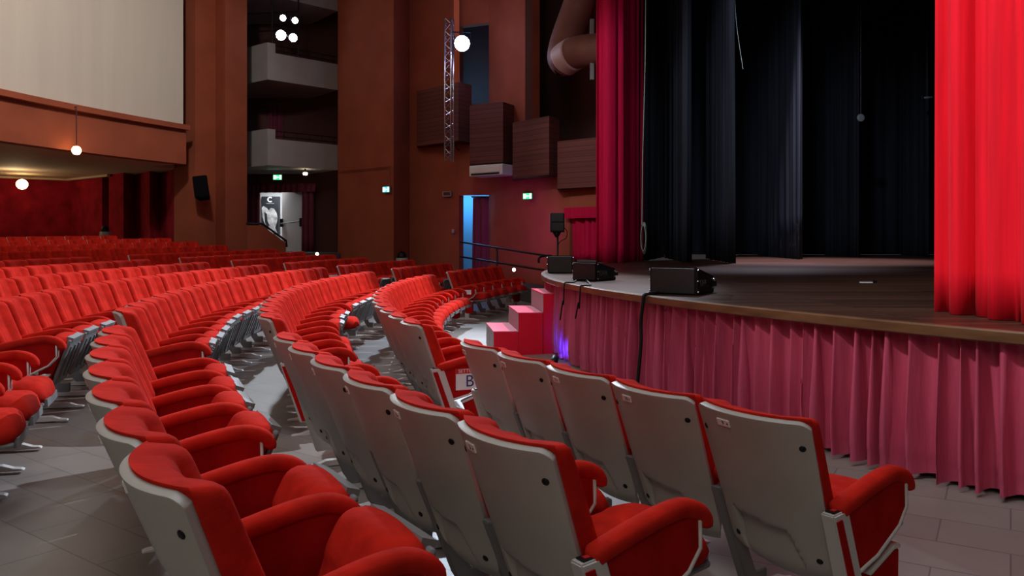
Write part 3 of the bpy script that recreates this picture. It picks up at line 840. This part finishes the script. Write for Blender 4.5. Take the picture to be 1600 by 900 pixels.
# lamp rack in the middle box
t = thing('lamp_rack', 'black pipe rack carrying four lit lights in the middle box', 'rack', (0, 0, 0))
rk = []
bm = bmesh.new()
for y in (18, 46): tube([at(375, y+4-22*0, 24.6), at(465, y, 24.35)], .025, 8, bm)
tube([at(425, -30, 24.45), at(425, 75, 24.45)], .03, 8, bm); tube([at(466, -30, 24.4), at(466, 88, 24.4)], .025, 8, bm)
obj('pipes', bm, M['black_metal'], t)
for x, y, r, w in ((442, 28, .095, 'lit stage light, upper left of four in the middle box'), (461, 32, .095, 'lit stage light, upper right of four in the middle box'), (439, 55, .155, 'lit stage light, lower left of four in the middle box'), (458, 59, .125, 'lit stage light, lower right of four in the middle box')):
    p = at(x, y, 24.1); spotlight(p, (2, 4, 2), r, w, M['lamp_cool'], 'lit stage lights in the middle box', bar=at(x, 18 if y < 40 else 46, 24.4))

# ------------------------------------------------------------------ exit under the boxes
DZ = 27.25
zf = zz(393, 27.0)
bm = wall([pl(396, 29.5), pl(500, 29.5)], zf, zt1+.4, .1)
struct(obj('wall_exit_lobby', bm, M['corridor']))
struct(obj('floor_exit_lobby', prism([pl(380, 26.8), pl(520, 26.6), pl(520, 29.6), pl(380, 29.6)], zf-.3, zf), M['stage_side']))
t = thing('door_1', 'white fire door with a push bar standing under the lowest box', 'door', (0, 0, 0)); t['kind'] = 'structure'
a, c = Vector(pl(440.5, 27.9)), Vector(pl(474, 27.1))
n_ = Vector((-(c-a).y, (c-a).x)).normalized()*.05
lf = obj('door_leaf', prism([a, c, c+n_, a+n_], zf+.01, zt1), M['white_paint'], t)
bm = bmesh.new(); zh = zz(349, 27.4)
tube([(*(a-n_*1.6+(c-a)*.03), zh-.02), (*(a-n_*2.2+(c-a)*.08), zh), (*(a-n_*2.2+(c-a)*.9), zh+.06), (*(a-n_*1.2+(c-a)*.96), zh+.08)], .022, 8, bm)
obj('push_bar', bm, M['grey_metal'], t, True)
for s in (.04, .95):
    p = a-n_*1.0+(c-a)*s; obj('bar_latch', bbox(p.x-.05, p.x+.05, p.y-.05, p.y+.05, zh-.12, zh+.18, .01), M['black'], t)
# poster on the open door
t = thing('poster', 'black and white poster hanging in the bright exit doorway', 'poster', (0, 0, 0))
pa, pb = at(408.5, 307, 29.3), at(435.5, 307, 29.3); zl = zz(366, 29.3)
obj('sheet', bbox(pa.x, pb.x, 29.3, 29.49, zl, pa.z, 0), M['poster_dark'], t)
def blob(pts, y, m, name, parent, d=.006):
    bm = bmesh.new()
    f = [bm.verts.new((p.x, y, p.z)) for p in pts]; b2 = [bm.verts.new((p.x, y+d, p.z)) for p in pts]
    bm.faces.new(f); bm.faces.new(b2[::-1])
    for i in range(len(f)): bm.faces.new((f[i], f[(i+1) % len(f)], b2[(i+1) % len(f)], b2[i]))
    return obj(name, bm, m, parent)
fig = [(409, 324), (412, 322), (417, 325), (420, 329), (423, 325), (428, 326), (432, 332), (434, 340), (432, 350), (430, 356), (434, 365), (424, 365), (417, 356), (413, 348), (410, 338)]
blob([at(x, y, 29.29) for x, y in fig], 29.285, M['poster_grey'], 'pale_figure', t)
blob([at(x, y, 29.27) for x, y in ((413, 331), (417, 334), (418, 345), (421, 352), (418, 354), (414, 347))], 29.268, M['poster_dark'], 'dark_fold', t)
bm = bmesh.new(); cc = at(422, 312, 29.27)
tube([cc+Vector((.085*math.cos(a_), 0, .085*math.sin(a_))) for a_ in [math.radians(45+270*k/16) for k in range(17)]], .028, 8, bm)
obj('emblem', bm, M['white_paint'], t, True)
for y in (318, ): obj('caption_line', bbox(at(416, y, 29.27).x, at(428, y, 29.27).x, 29.27, 29.3, zz(y+.6, 29.27), zz(y-.6, 29.27), 0), M['grey_metal'], t)
# exit curtains
t = thing('exit_curtain', 'plum pelmet and side drapes framing the exit doorway', 'curtain', (0, 0, 0))
obj('pelmet', cloth([pl(378, 26.95), pl(492, 26.5)], zz(301, 26.8), zz(287, 26.8), .05, .22, gather=.9, nz_=5, seed=61), M['plum'], t, True)
obj('drape', cloth([pl(378, 27.0), pl(405, 26.95)], zf+.02, zz(290, 26.9), .06, .24, gather=.9, nz_=5, seed=62), M['plum'], t, True)
obj('drape', cloth([pl(471, 26.7), pl(490, 26.6)], zf+.02, zz(290, 26.7), .06, .24, gather=.9, nz_=5, seed=63), M['plum'], t, True)
# ramp parapet with handrail beside the exit
a, c = Vector(pl(384, 23.2)), Vector(pl(447, 23.9))
m_ = a+(c-a)*.40
za, zc = zz(352, 23.4), zz(380, 23.9)
d = (c-a).normalized(); nn = Vector((-d.y, d.x))*.15
bm = prism([a, m_, m_+nn, a+nn], .3, za); prism([m_, c, c+nn, m_+nn], .3, [za, zc, zc, za], bm)
struct(obj('wall_ramp_parapet', bm, ow))
t = thing('handrail', 'black handrail sloping down the low orange wall by the exit', 'handrail', (0, 0, 0))
bm = bmesh.new(); e = -Vector((nn.x, nn.y))*.1
tube([(a.x+e.x, a.y+e.y, za+.05), (m_.x+e.x, m_.y+e.y, za+.05), (c.x+e.x, c.y+e.y, zc+.07), (c.x+e.x+d.x*.02, c.y+e.y, zc-.12)], .035, 8, bm)
obj('rail', bm, M['black_metal'], t, True)
bm = bmesh.new()
for s in (.08, .38, .7, .96):
    p_ = a+(c-a)*s; zq = za if s < .4 else za+(zc-za)*(s-.4)/.6
    tube([(p_.x+nn.x*.3, p_.y+nn.y*.3, zq-.03), (p_.x+e.x, p_.y+e.y, zq+.055)], .015, 6, bm)
obj('rail_bracket', bm, M['black_metal'], t)
# landing in front of the exit
struct(obj('floor_landing', prism([pl(446, 24.2), pl(530, 24.6), pl(530, 26.7), pl(400, 26.9), pl(420, 24.5)], .3, zf-.01), M['stage_side']))

# exit signs
def exit_sign(x, y, d, w, h, m, rz, label, conduit=None):
    p = at(x, y, d); t = thing('exit_sign', label, 'exit sign', p, rz, 'lit exit signs')
    obj('sign_box', bbox(-w/2-.015, w/2+.015, .004, .06, -h/2-.015, h/2+.015, .006), M['grey_metal'], t)
    obj('lit_face', bbox(-w/2, w/2, -.004, .006, -h/2, h/2, 0), m, t)
    bm = bmesh.new()
    box(bm, -w*.44, -w*.16, -.008, -.004, -h*.38, h*.38); box(bm, w*.26, w*.46, -.008, -.004, -h*.42, h*.42)
    obj('white_field', bm, M['exit_white'], t)
    bm = bmesh.new(); box(bm, -.03*w, .18*w, -.008, -.004, -h*.07, h*.07)
    f = [bm.verts.new((-.12*w, -.008, 0)), bm.verts.new((0, -.008, h*.24)), bm.verts.new((0, -.008, -h*.24))]; bm.faces.new(f)
    obj('arrow', bm, M['exit_white'], t)
    obj('wall_mount', tube([(0, .05, 0), (0, .42, 0)], .02, 6), M['grey_metal'], t)
    return t
exit_sign(433.5, 277, 25.6, .28, .16, M['exit_green'], 0, 'green exit sign above the exit with the poster').children[0]
exit_sign(603, 296, 22.85, .27, .16, M['exit_cyan'], math.radians(-35), 'bluish exit sign at the corner of the orange side wall')
exit_sign(824, 306.5, 20.75, .28, .15, M['exit_green'], math.radians(-36), 'green exit sign on the wall left of the stage')
t = thing('conduit', 'thin conduit running along the orange wall to the bluish exit sign', 'conduit', (0, 0, 0))
obj('pipe_run', tube([at(529, 267, 24.62), at(609, 259.5, 22.78), at(609, 292, 22.78)], .022, 6), M['orange_wall'], t)
# small framed vent
p = at(698.5, 303, 23.1)
t = thing('wall_sign', 'small pale framed plate on the side wall below the truss', 'plate', p, math.radians(-30))
bm = bmesh.new()
for (x0, x1, z0_, z1_) in ((-.15, .15, .055, .075), (-.15, .15, -.075, -.055), (-.15, -.13, -.075, .075), (.13, .15, -.075, .075)): box(bm, x0, x1, -.02, .02, z0_, z1_)
obj('frame', bm, M['box_grey'], t); obj('backing', bbox(-.14, .14, -.005, .06, -.07, .07, 0), M['dark_wall'], t)
p = at(708, 361, 23.0)
o = obj('wall_switch', bbox(p.x-.04, p.x+.04, p.y-.03, p.y+.12, p.z-.06, p.z+.05, .01), M['box_grey']); tag(o, 'small pale switch on the side wall beside the blue doorway', 'switch')
# doorway drape by the blue door
t = thing('doorway_drape', 'dark plum drape drawn half across the blue lit doorway', 'curtain', (0, 0, 0))
obj('drape', cloth([pl(738.5, 22.75), pl(764, 22.5)], .35, zz(309, 22.7), .05, .2, gather=.9, nz_=5, seed=71), M['plum'], t, True)
obj('curtain_rail', tube([(*pl(737, 22.7), zz(307.5, 22.7)), (*pl(764, 22.42), zz(308, 22.5))], .025, 8), M['black_metal'], t)
# ramp and railing along the side wall
ra, rb = Vector(pl(716, 22.55)), Vector(pl(868, 18.9)); off = Vector((-.35, -.62)).normalized()*1.15
zr0, zr1 = .60, .42
bm = prism([ra, rb, rb+off, ra+off], [.05]*4, [zr0, zr1, zr1, zr0]); struct(obj('floor_ramp', bm, M['stage_side']))
t = thing('ramp_railing', 'black two-bar railing along the ramp by the side wall', 'railing', (0, 0, 0))
a, c = ra+off*.95, rb+off*.95
a = Vector(pl(719, 21.6)); c = Vector(pl(862, 17.85))
bm = bmesh.new()
for (y0, y1) in ((378, 401), (401, 424)):
    obj('rail', tube([at(719, y0, a.y), at(862, y1, c.y)], .025, 8), M['black_metal'], t, True)
for s in (0.45, .98):
    p_ = a+(c-a)*s; zt_ = zz(378, a.y)+(zz(401, c.y)-zz(378, a.y))*s
    obj('post', tube([(p_.x, p_.y, .2), (p_.x, p_.y, zt_)], .028, 8), M['black_metal'], t, True)
p_ = at(845, 404, 17.9); obj('rail_end', tube(smooth_path([at(862, 400, 17.85), at(848, 400, 17.8), at(842, 404, 17.75), at(842, 411, 17.75)], 4), .028, 8), M['black_metal'], t, True)
o = thing('step_light', 'tiny warm step light low on the wall by the ramp', 'light', at(803, 421, 21.1)); o.location.y = 20.9
obj('lens', lathe([(.045, 0), (.045, .01), (.02, .02)], 12, None, Matrix.Rotation(PI/2, 4, 'X')), M['lamp_warm'], o); obj('housing', bbox(-.06, .06, .0, .06, -.06, .06, .01), M['black'], o)
o = thing('step_light', 'tiny warm step light on the dark landing under the exit', 'light', at(495.5, 397, 24.35))
obj('lens', lathe([(.05, 0), (.05, .01), (.02, .02)], 12, None, Matrix.Rotation(PI/2, 4, 'X')), M['lamp_warm'], o); obj('housing', bbox(-.06, .06, .0, .12, -.06, .06, .01), M['black'], o)
o = thing('downlight', 'small lit downlight under the lowest balcony box', 'light', at(477, 271, 25.3))
obj('lens', lathe([(.06, -.05), (.08, 0), (.06, .03)], 12), M['lamp_warm'], o); obj('stem', tube([(0, 0, 0), (0, 0, zb1-at(477, 271, 25.3).z+.02)], .03, 8), M['black_metal'], o)

# bins behind the last rows
def bin_(x, y, d, w, label):
    p = at(x, y, d); zf_ = floor_z(p.x, p.y); t = thing('waste_bin', label, 'bin', (p.x, p.y, zf_)); h = p.z-zf_
    obj('body', lathe([(w*.40, 0), (w*.5, .1), (w*.5, h-.02), (w*.46, h)], 20), M['bin'], t, True)
    obj('lid', lathe([(w*.38, h-.01), (w*.38, h+.05), (w*.33, h+.13), (w*.2, h+.18), (w*.05, h+.2)], 20), M['black'], t, True)
bin_(628, 403, 22.9, .36, 'pale grey bin with a domed black lid by the side wall corner')
bin_(164, 362, 23.9, .30, 'pale grey bin with black lid in the dark gap under the balcony')

# wall loudspeaker on the pillar
p = at(316, 294, 21.95)
t = thing('wall_loudspeaker', 'black loudspeaker tilted down on the orange pillar', 'loudspeaker', p, math.radians(14))
bm = prism([(-.21, -.22), (.19, -.22), (.15, .2), (-.15, .2)], -.32, .32); bmesh.ops.recalc_face_normals(bm, faces=bm.faces)
bmesh.ops.bevel(bm, geom=bm.edges[:], offset=.02, segments=2, affect='EDGES'); bm.transform(Matrix.Rotation(math.radians(-9), 4, 'X') @ Matrix.Rotation(math.radians(-8), 4, 'Y'))
obj('cabinet', bm, M['matt_black'], t)
bm = bbox(-.19, .17, -.235, -.215, -.29, .29, .01, None); bm.transform(Matrix.Rotation(math.radians(-9), 4, 'X') @ Matrix.Rotation(math.radians(-8), 4, 'Y')); obj('grille', bm, M['matt_black'], t)
obj('wall_arm', bbox(-.05, .05, .15, .62, -.06, .06, .01), M['black'], t)

# loudspeaker on a stand at the stage side
p = at(870, 395, 17.7); pb = STZ
t = thing('stand_loudspeaker', 'black floodlight head on a pole at the stage side', 'stage light', (p.x, p.y, 0))
zc = zz(348, 17.7)
cab = obj('head', bbox(-.15, .17, -.13, .13, zc-.22, zc+.22, .02), M['black_metal'], t)
for s in (-1, 1): obj('front_panel', bbox(-.13, .15, -.145, -.125, zc+s*.105-.085, zc+s*.105+.085, .01), M['panel_blue'] if 'panel_blue' in M else M['grille'], t)
obj('pole', tube([(.02, 0, STZ-.9), (.02, 0, zc-.32)], .022, 8), M['black_metal'], t, True)
obj('clamp', lathe([(.10, zc-.22), (.07, zc-.28), (.03, zc-.34)], 12), M['black_metal'], t, True)
obj('lead', tube(smooth_path([(.16, .05, zc-.1), (.24, .05, zc-.2), (.22, .05, zc-.35), (.1, .02, zc-.42), (.03, 0, zc-.5)], 5), .010, 6), M['black'], t, True)
for k in range(3):
    a_ = 2*PI*k/3+.4; obj('leg', tube([(.02, 0, STZ-.55), (.02+.3*math.cos(a_), .3*math.sin(a_), STZ-.9)], .014, 6), M['black_metal'], t, True)

# big ducts in the upper recess
t = thing('air_duct', 'large painted ventilation duct bending beside the crimson curtain', 'duct', (0, 0, 0))
obj('pipe', tube(smooth_path([at(938, -90, 20.2), at(903, 12, 20.2), at(886, 60, 20.1), at(880, 88, 19.95), at(886, 96, 19.8)], 6), .42, 22), M['duct'], t, True)
obj('branch', tube(smooth_path([at(880, 98, 19.75), at(889, 88, 19.5), at(905, 81, 19.2), at(945, 76, 18.9), at(985, 70, 18.8)], 6), .40, 22), M['duct'], t, True)
obj('collar', tube(smooth_path([at(881, 95, 19.62), at(888, 89, 19.48), at(897, 84, 19.3)], 4), .425, 22), M['duct_pale'], t, True)
obj('bracket', bbox(at(925, 30, 18.9).x-.05, at(925, 30, 18.9).x+.05, 18.85, 18.95, zz(125, 18.9), zz(30, 18.9), .01), M['grey_metal'], t)

# ------------------------------------------------------------------ balcony and the space below it
RB = 24.0
def barc(R, t0, t1, k=40): return [(C0.x-R*math.cos(t0+(t1-t0)*i/k), C0.y+R*math.sin(t0+(t1-t0)*i/k)) for i in range(k+1)]
def th_at(px, R):
    a = (px-CX)/F
    return min((abs((C0.x-R*math.cos(t))/(C0.y+R*math.sin(t))-a), t) for t in [-.1+.0008*i for i in range(1200)])[1]
t1 = th_at(291, RB); t0 = -.22
zl, zf2 = zz(169, 19.03)-.02, zz(239.5, 19.03)
def band(R0, R1_, za, zb_, t0=t0, t1=t1, k=40):
    bm = bmesh.new(); a = barc(R0, t0, t1, k); c = barc(R1_, t0, t1, k); rings = []
    for p_, q_ in zip(a, c):
        rings.append([bm.verts.new((*p_, za)), bm.verts.new((*p_, zb_)), bm.verts.new((*q_, zb_)), bm.verts.new((*q_, za))])
    for r, s in zip(rings, rings[1:]):
        for i in range(4): bm.faces.new((r[i], r[(i+1) % 4], s[(i+1) % 4], s[i]))
    bm.faces.new(rings[0]); bm.faces.new(rings[-1][::-1]); return bm
struct(obj('wall_balcony_front', band(RB, RB+.35, zf2, zl-.14), ow))
struct(obj('trim_3', band(RB-.16, RB+.35, zl-.14, zl), ow))
struct(obj('ceiling_under_balcony', band(RB+.05, RB+9, zf2+.01, zf2+.3, t0, t1), M['cream']))
struct(obj('ceiling_balcony_side', band(RB+1.5, RB+9, zf2+.012, zf2+.3, t1, .55), M['cream']))
o = obj('wall_balcony_screen', band(RB+.12, RB+.22, zl-.01, TOP+.6), M['screen']); struct(o); o['label'] = 'plain pale hanging closing off the balcony'
K0 = Vector(K); bw = Vector((-21.0, 23.1))
struct(obj('wall_back', wall([bw, K], .5, zf2+.05, .2), M['red_wall']))
struct(obj('wall_under_balcony', wall([K, pl(159.5, 25.5)], .5, zf2+.05, .2), M['red_wall']))
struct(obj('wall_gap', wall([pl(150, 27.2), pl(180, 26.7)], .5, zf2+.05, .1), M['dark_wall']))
struct(obj('wall_fins', wall([pl(170, 25.3), pl(193, 24.6), pl(211, 25.4), pl(234, 24.0), pl(250, 24.8), pl(272, 23.3)], .5, zf2+.05, .15), M['red_wall']))
bm = wall([bw+Vector((.1, -.1)), K0+Vector((.03, -.13)), Vector(pl(172, 25.1))], zf2-.07, zf2+.0, -.10)
struct(obj('trim_4', bm, M['cream']))
# pendant lamp before the balcony front
p = at(119.5, 235, 18.2)
t = thing('pendant_lamp', 'small lit globe hanging on a cable before the balcony front', 'lamp', p)
obj('globe', lathe([(.02, -.10), (.07, -.085), (.1, -.03), (.1, .03), (.07, .085), (.02, .10)], 20), M['globe_glass'], t, True)
obj('cable', tube([(0, 0, .09), (0, 0, zl-p.z-.08), (-.3, .35, zl-p.z-.06)], .01, 6), M['black'], t)
p = at(34.5, 288, 25.0)
t = thing('wall_lamp', 'lit globe lamp on the dark red back wall under the balcony', 'lamp', p)
obj('globe', lathe([(.03, -.165), (.11, -.13), (.165, -.05), (.165, .05), (.11, .13), (.03, .165)], 20), M['globe_glass'], t, True)
obj('wall_arm', tube([(0, .1, 0), (-.45, 1.05, 0)], .03, 8), M['black_metal'], t)
PEND, GLOB = at(119.5, 235, 18.2), p
# hall ceiling
struct(obj('ceiling', prism([(-26, -4), (18, -4), (18, 29), (-26, 29)], 11.6, 11.8), M['dark_wall']))

# blue floor fixture behind the steps
p = Vector((.50, 8.98)); zf_ = floor_z(p.x, p.y)
t = thing('blue_floor_light', 'small floor light glowing blue at the valance beside the steps', 'stage light', (p.x, p.y, zf_))
mt = Matrix.Translation((0, 0, .07)) @ frame_to(Vector((.25, .75, .5)))
obj('can', lathe([(.03, -.08), (.045, -.06), (.045, .03), (.04, .03)], 16, None, mt), M['black'], t, True)
obj('lens', lathe([(.038, .02), (.02, .028)], 16, None, mt), M['lamp_blue'], t); obj('base', bbox(-.05, .05, -.05, .05, 0, .02, .004), M['black'], t)

# ------------------------------------------------------------------ lights
def light(kind, loc, power, col, aim=None, size=.3, angle=60, blend=.5, name='light'):
    l = bpy.data.lights.new(name, kind); l.energy = power; l.color = col
    if kind == 'AREA': l.size = size
    else: l.shadow_soft_size = size
    if kind == 'SPOT': l.spot_size = math.radians(angle); l.spot_blend = blend
    o = bpy.data.objects.new(name, l); COL.objects.link(o); o.location = loc
    if aim is not None: o.rotation_euler = (Vector(aim)-Vector(loc)).to_track_quat('-Z', 'Y').to_euler()
    return o
COOL, WARM = (.72, .84, 1), (1, .62, .36)
light('SPOT', LAMP+Vector((.05, -.35, 0)), 3000, COOL, (-4.0, 6.5, .6), .12, 58, .6, 'truss_beam')
light('SPOT', at(450, 45, 23.6), 1100, (.85, .92, 1), (-3.5, 8, .5), .2, 46, .6, 'box_beam')
light('SPOT', (2.9, 13.2, 8.3), 5600, (.80, .88, 1), (-3.0, 8.6, .4), .08, 60, .45, 'stage_bridge_beam')
light('SPOT', (-4.2, 1.2, 7.6), 2700, (1, .93, .9), (3.1, 5.0, 3.6), .25, 42, .7, 'curtain_beam')
light('AREA', (-7.5, 12.5, 10.8), 180, WARM, (-7.5, 13.5, 0), 7, name='house_lights')
light('AREA', (-1.0, 2.5, 10.8), 430, (.90, .95, 1), (-.5, 4, 0), 6, name='house_lights')
light('SPOT', (6.8, 18.0, 10.3), 10000, (.90, .82, 1), (7.0, 19.0, 0), .3, 58, .9, name='stage_wash')
light('SPOT', (2.6, 9.5, 8.5), 2000, (.8, .88, 1), (9.5, 22.5, 1.8), .3, 50, .8, name='drape_wash')
light('SPOT', (.2, 17.6, 2.0), 190, (.60, .12, .85), (.35, 21.6, 1.9), .3, 60, .9, name='purple_wall_wash')
light('POINT', PEND, 170, WARM, None, .1, name='pendant_glow')
light('POINT', GLOB+Vector((.8, -1.6, -.1)), 26, (1, .72, .42), None, .16, name='globe_glow')
light('POINT', (*pl(722, 23.6), 2.9), 90, (.12, .5, 1), None, .2, name='corridor_glow')
light('POINT', (*pl(730, 23.6), 6.2), 45, (.1, .5, 1), None, .2, name='slot_glow')
light('AREA', (*pl(425, 28.3), 3.6), 60, (.95, .97, 1), (*pl(430, 28.3), 0), .8, name='lobby_glow')
light('SPOT', (.54, 9.05, zf_+.13), 16, (.03, .05, 1), (.86, 9.7, .35), .03, 80, .8, 'blue_glow')
light('POINT', LAMP+Vector((.0, -.55, .1)), 42, (.55, .55, 1), None, .2, name='truss_spill')
light('AREA', (-2.5, -4.5, 6.5), 115, (1, .86, .70), (1.0, 5, .6), 3.0, name='rear_fill')  # added fill behind the camera, lifts seat backs, valance and near floor
light('SPOT', (-4.5, 8.0, 9.8), 3900, (1, .93, .84), (-11.5, 17.5, 7.2), .4, 62, .9, name='screen_fill')  # added spot, brightens the pale hanging and the balcony front
light('SPOT', (6.5, 19.0, 8.5), 2000, (.85, .82, 1), (4.6, 15.5, 1.06), .25, 46, .9, name='upstage_backlight')
light('SPOT', (-3.5, 9.0, 8.6), 1500, (.92, .90, 1), (2.4, 17.4, 4.0), .2, 30, .7, name='left_curtain_beam')
w = bpy.data.worlds.new('World'); S.world = w; w.use_nodes = True
w.node_tree.nodes['Background'].inputs[0].default_value = (.9, .8, .85, 1)
w.node_tree.nodes['Background'].inputs[1].default_value = .03

# ------------------------------------------------------------------ camera
cam = bpy.data.cameras.new('camera'); co = bpy.data.objects.new('camera', cam); COL.objects.link(co)
co.location = (0, 0, EYE); co.rotation_euler = (PI/2, 0, 0)
cam.sensor_width = 36; cam.lens = F/1600*36; cam.shift_y = -(450-HY)/1600; cam.clip_end = 200
S.camera = co
S.view_settings.view_transform = 'Standard'; S.view_settings.look = 'None'; S.view_settings.gamma = 1; S.view_settings.exposure = 0
S.view_settings.use_curve_mapping = False
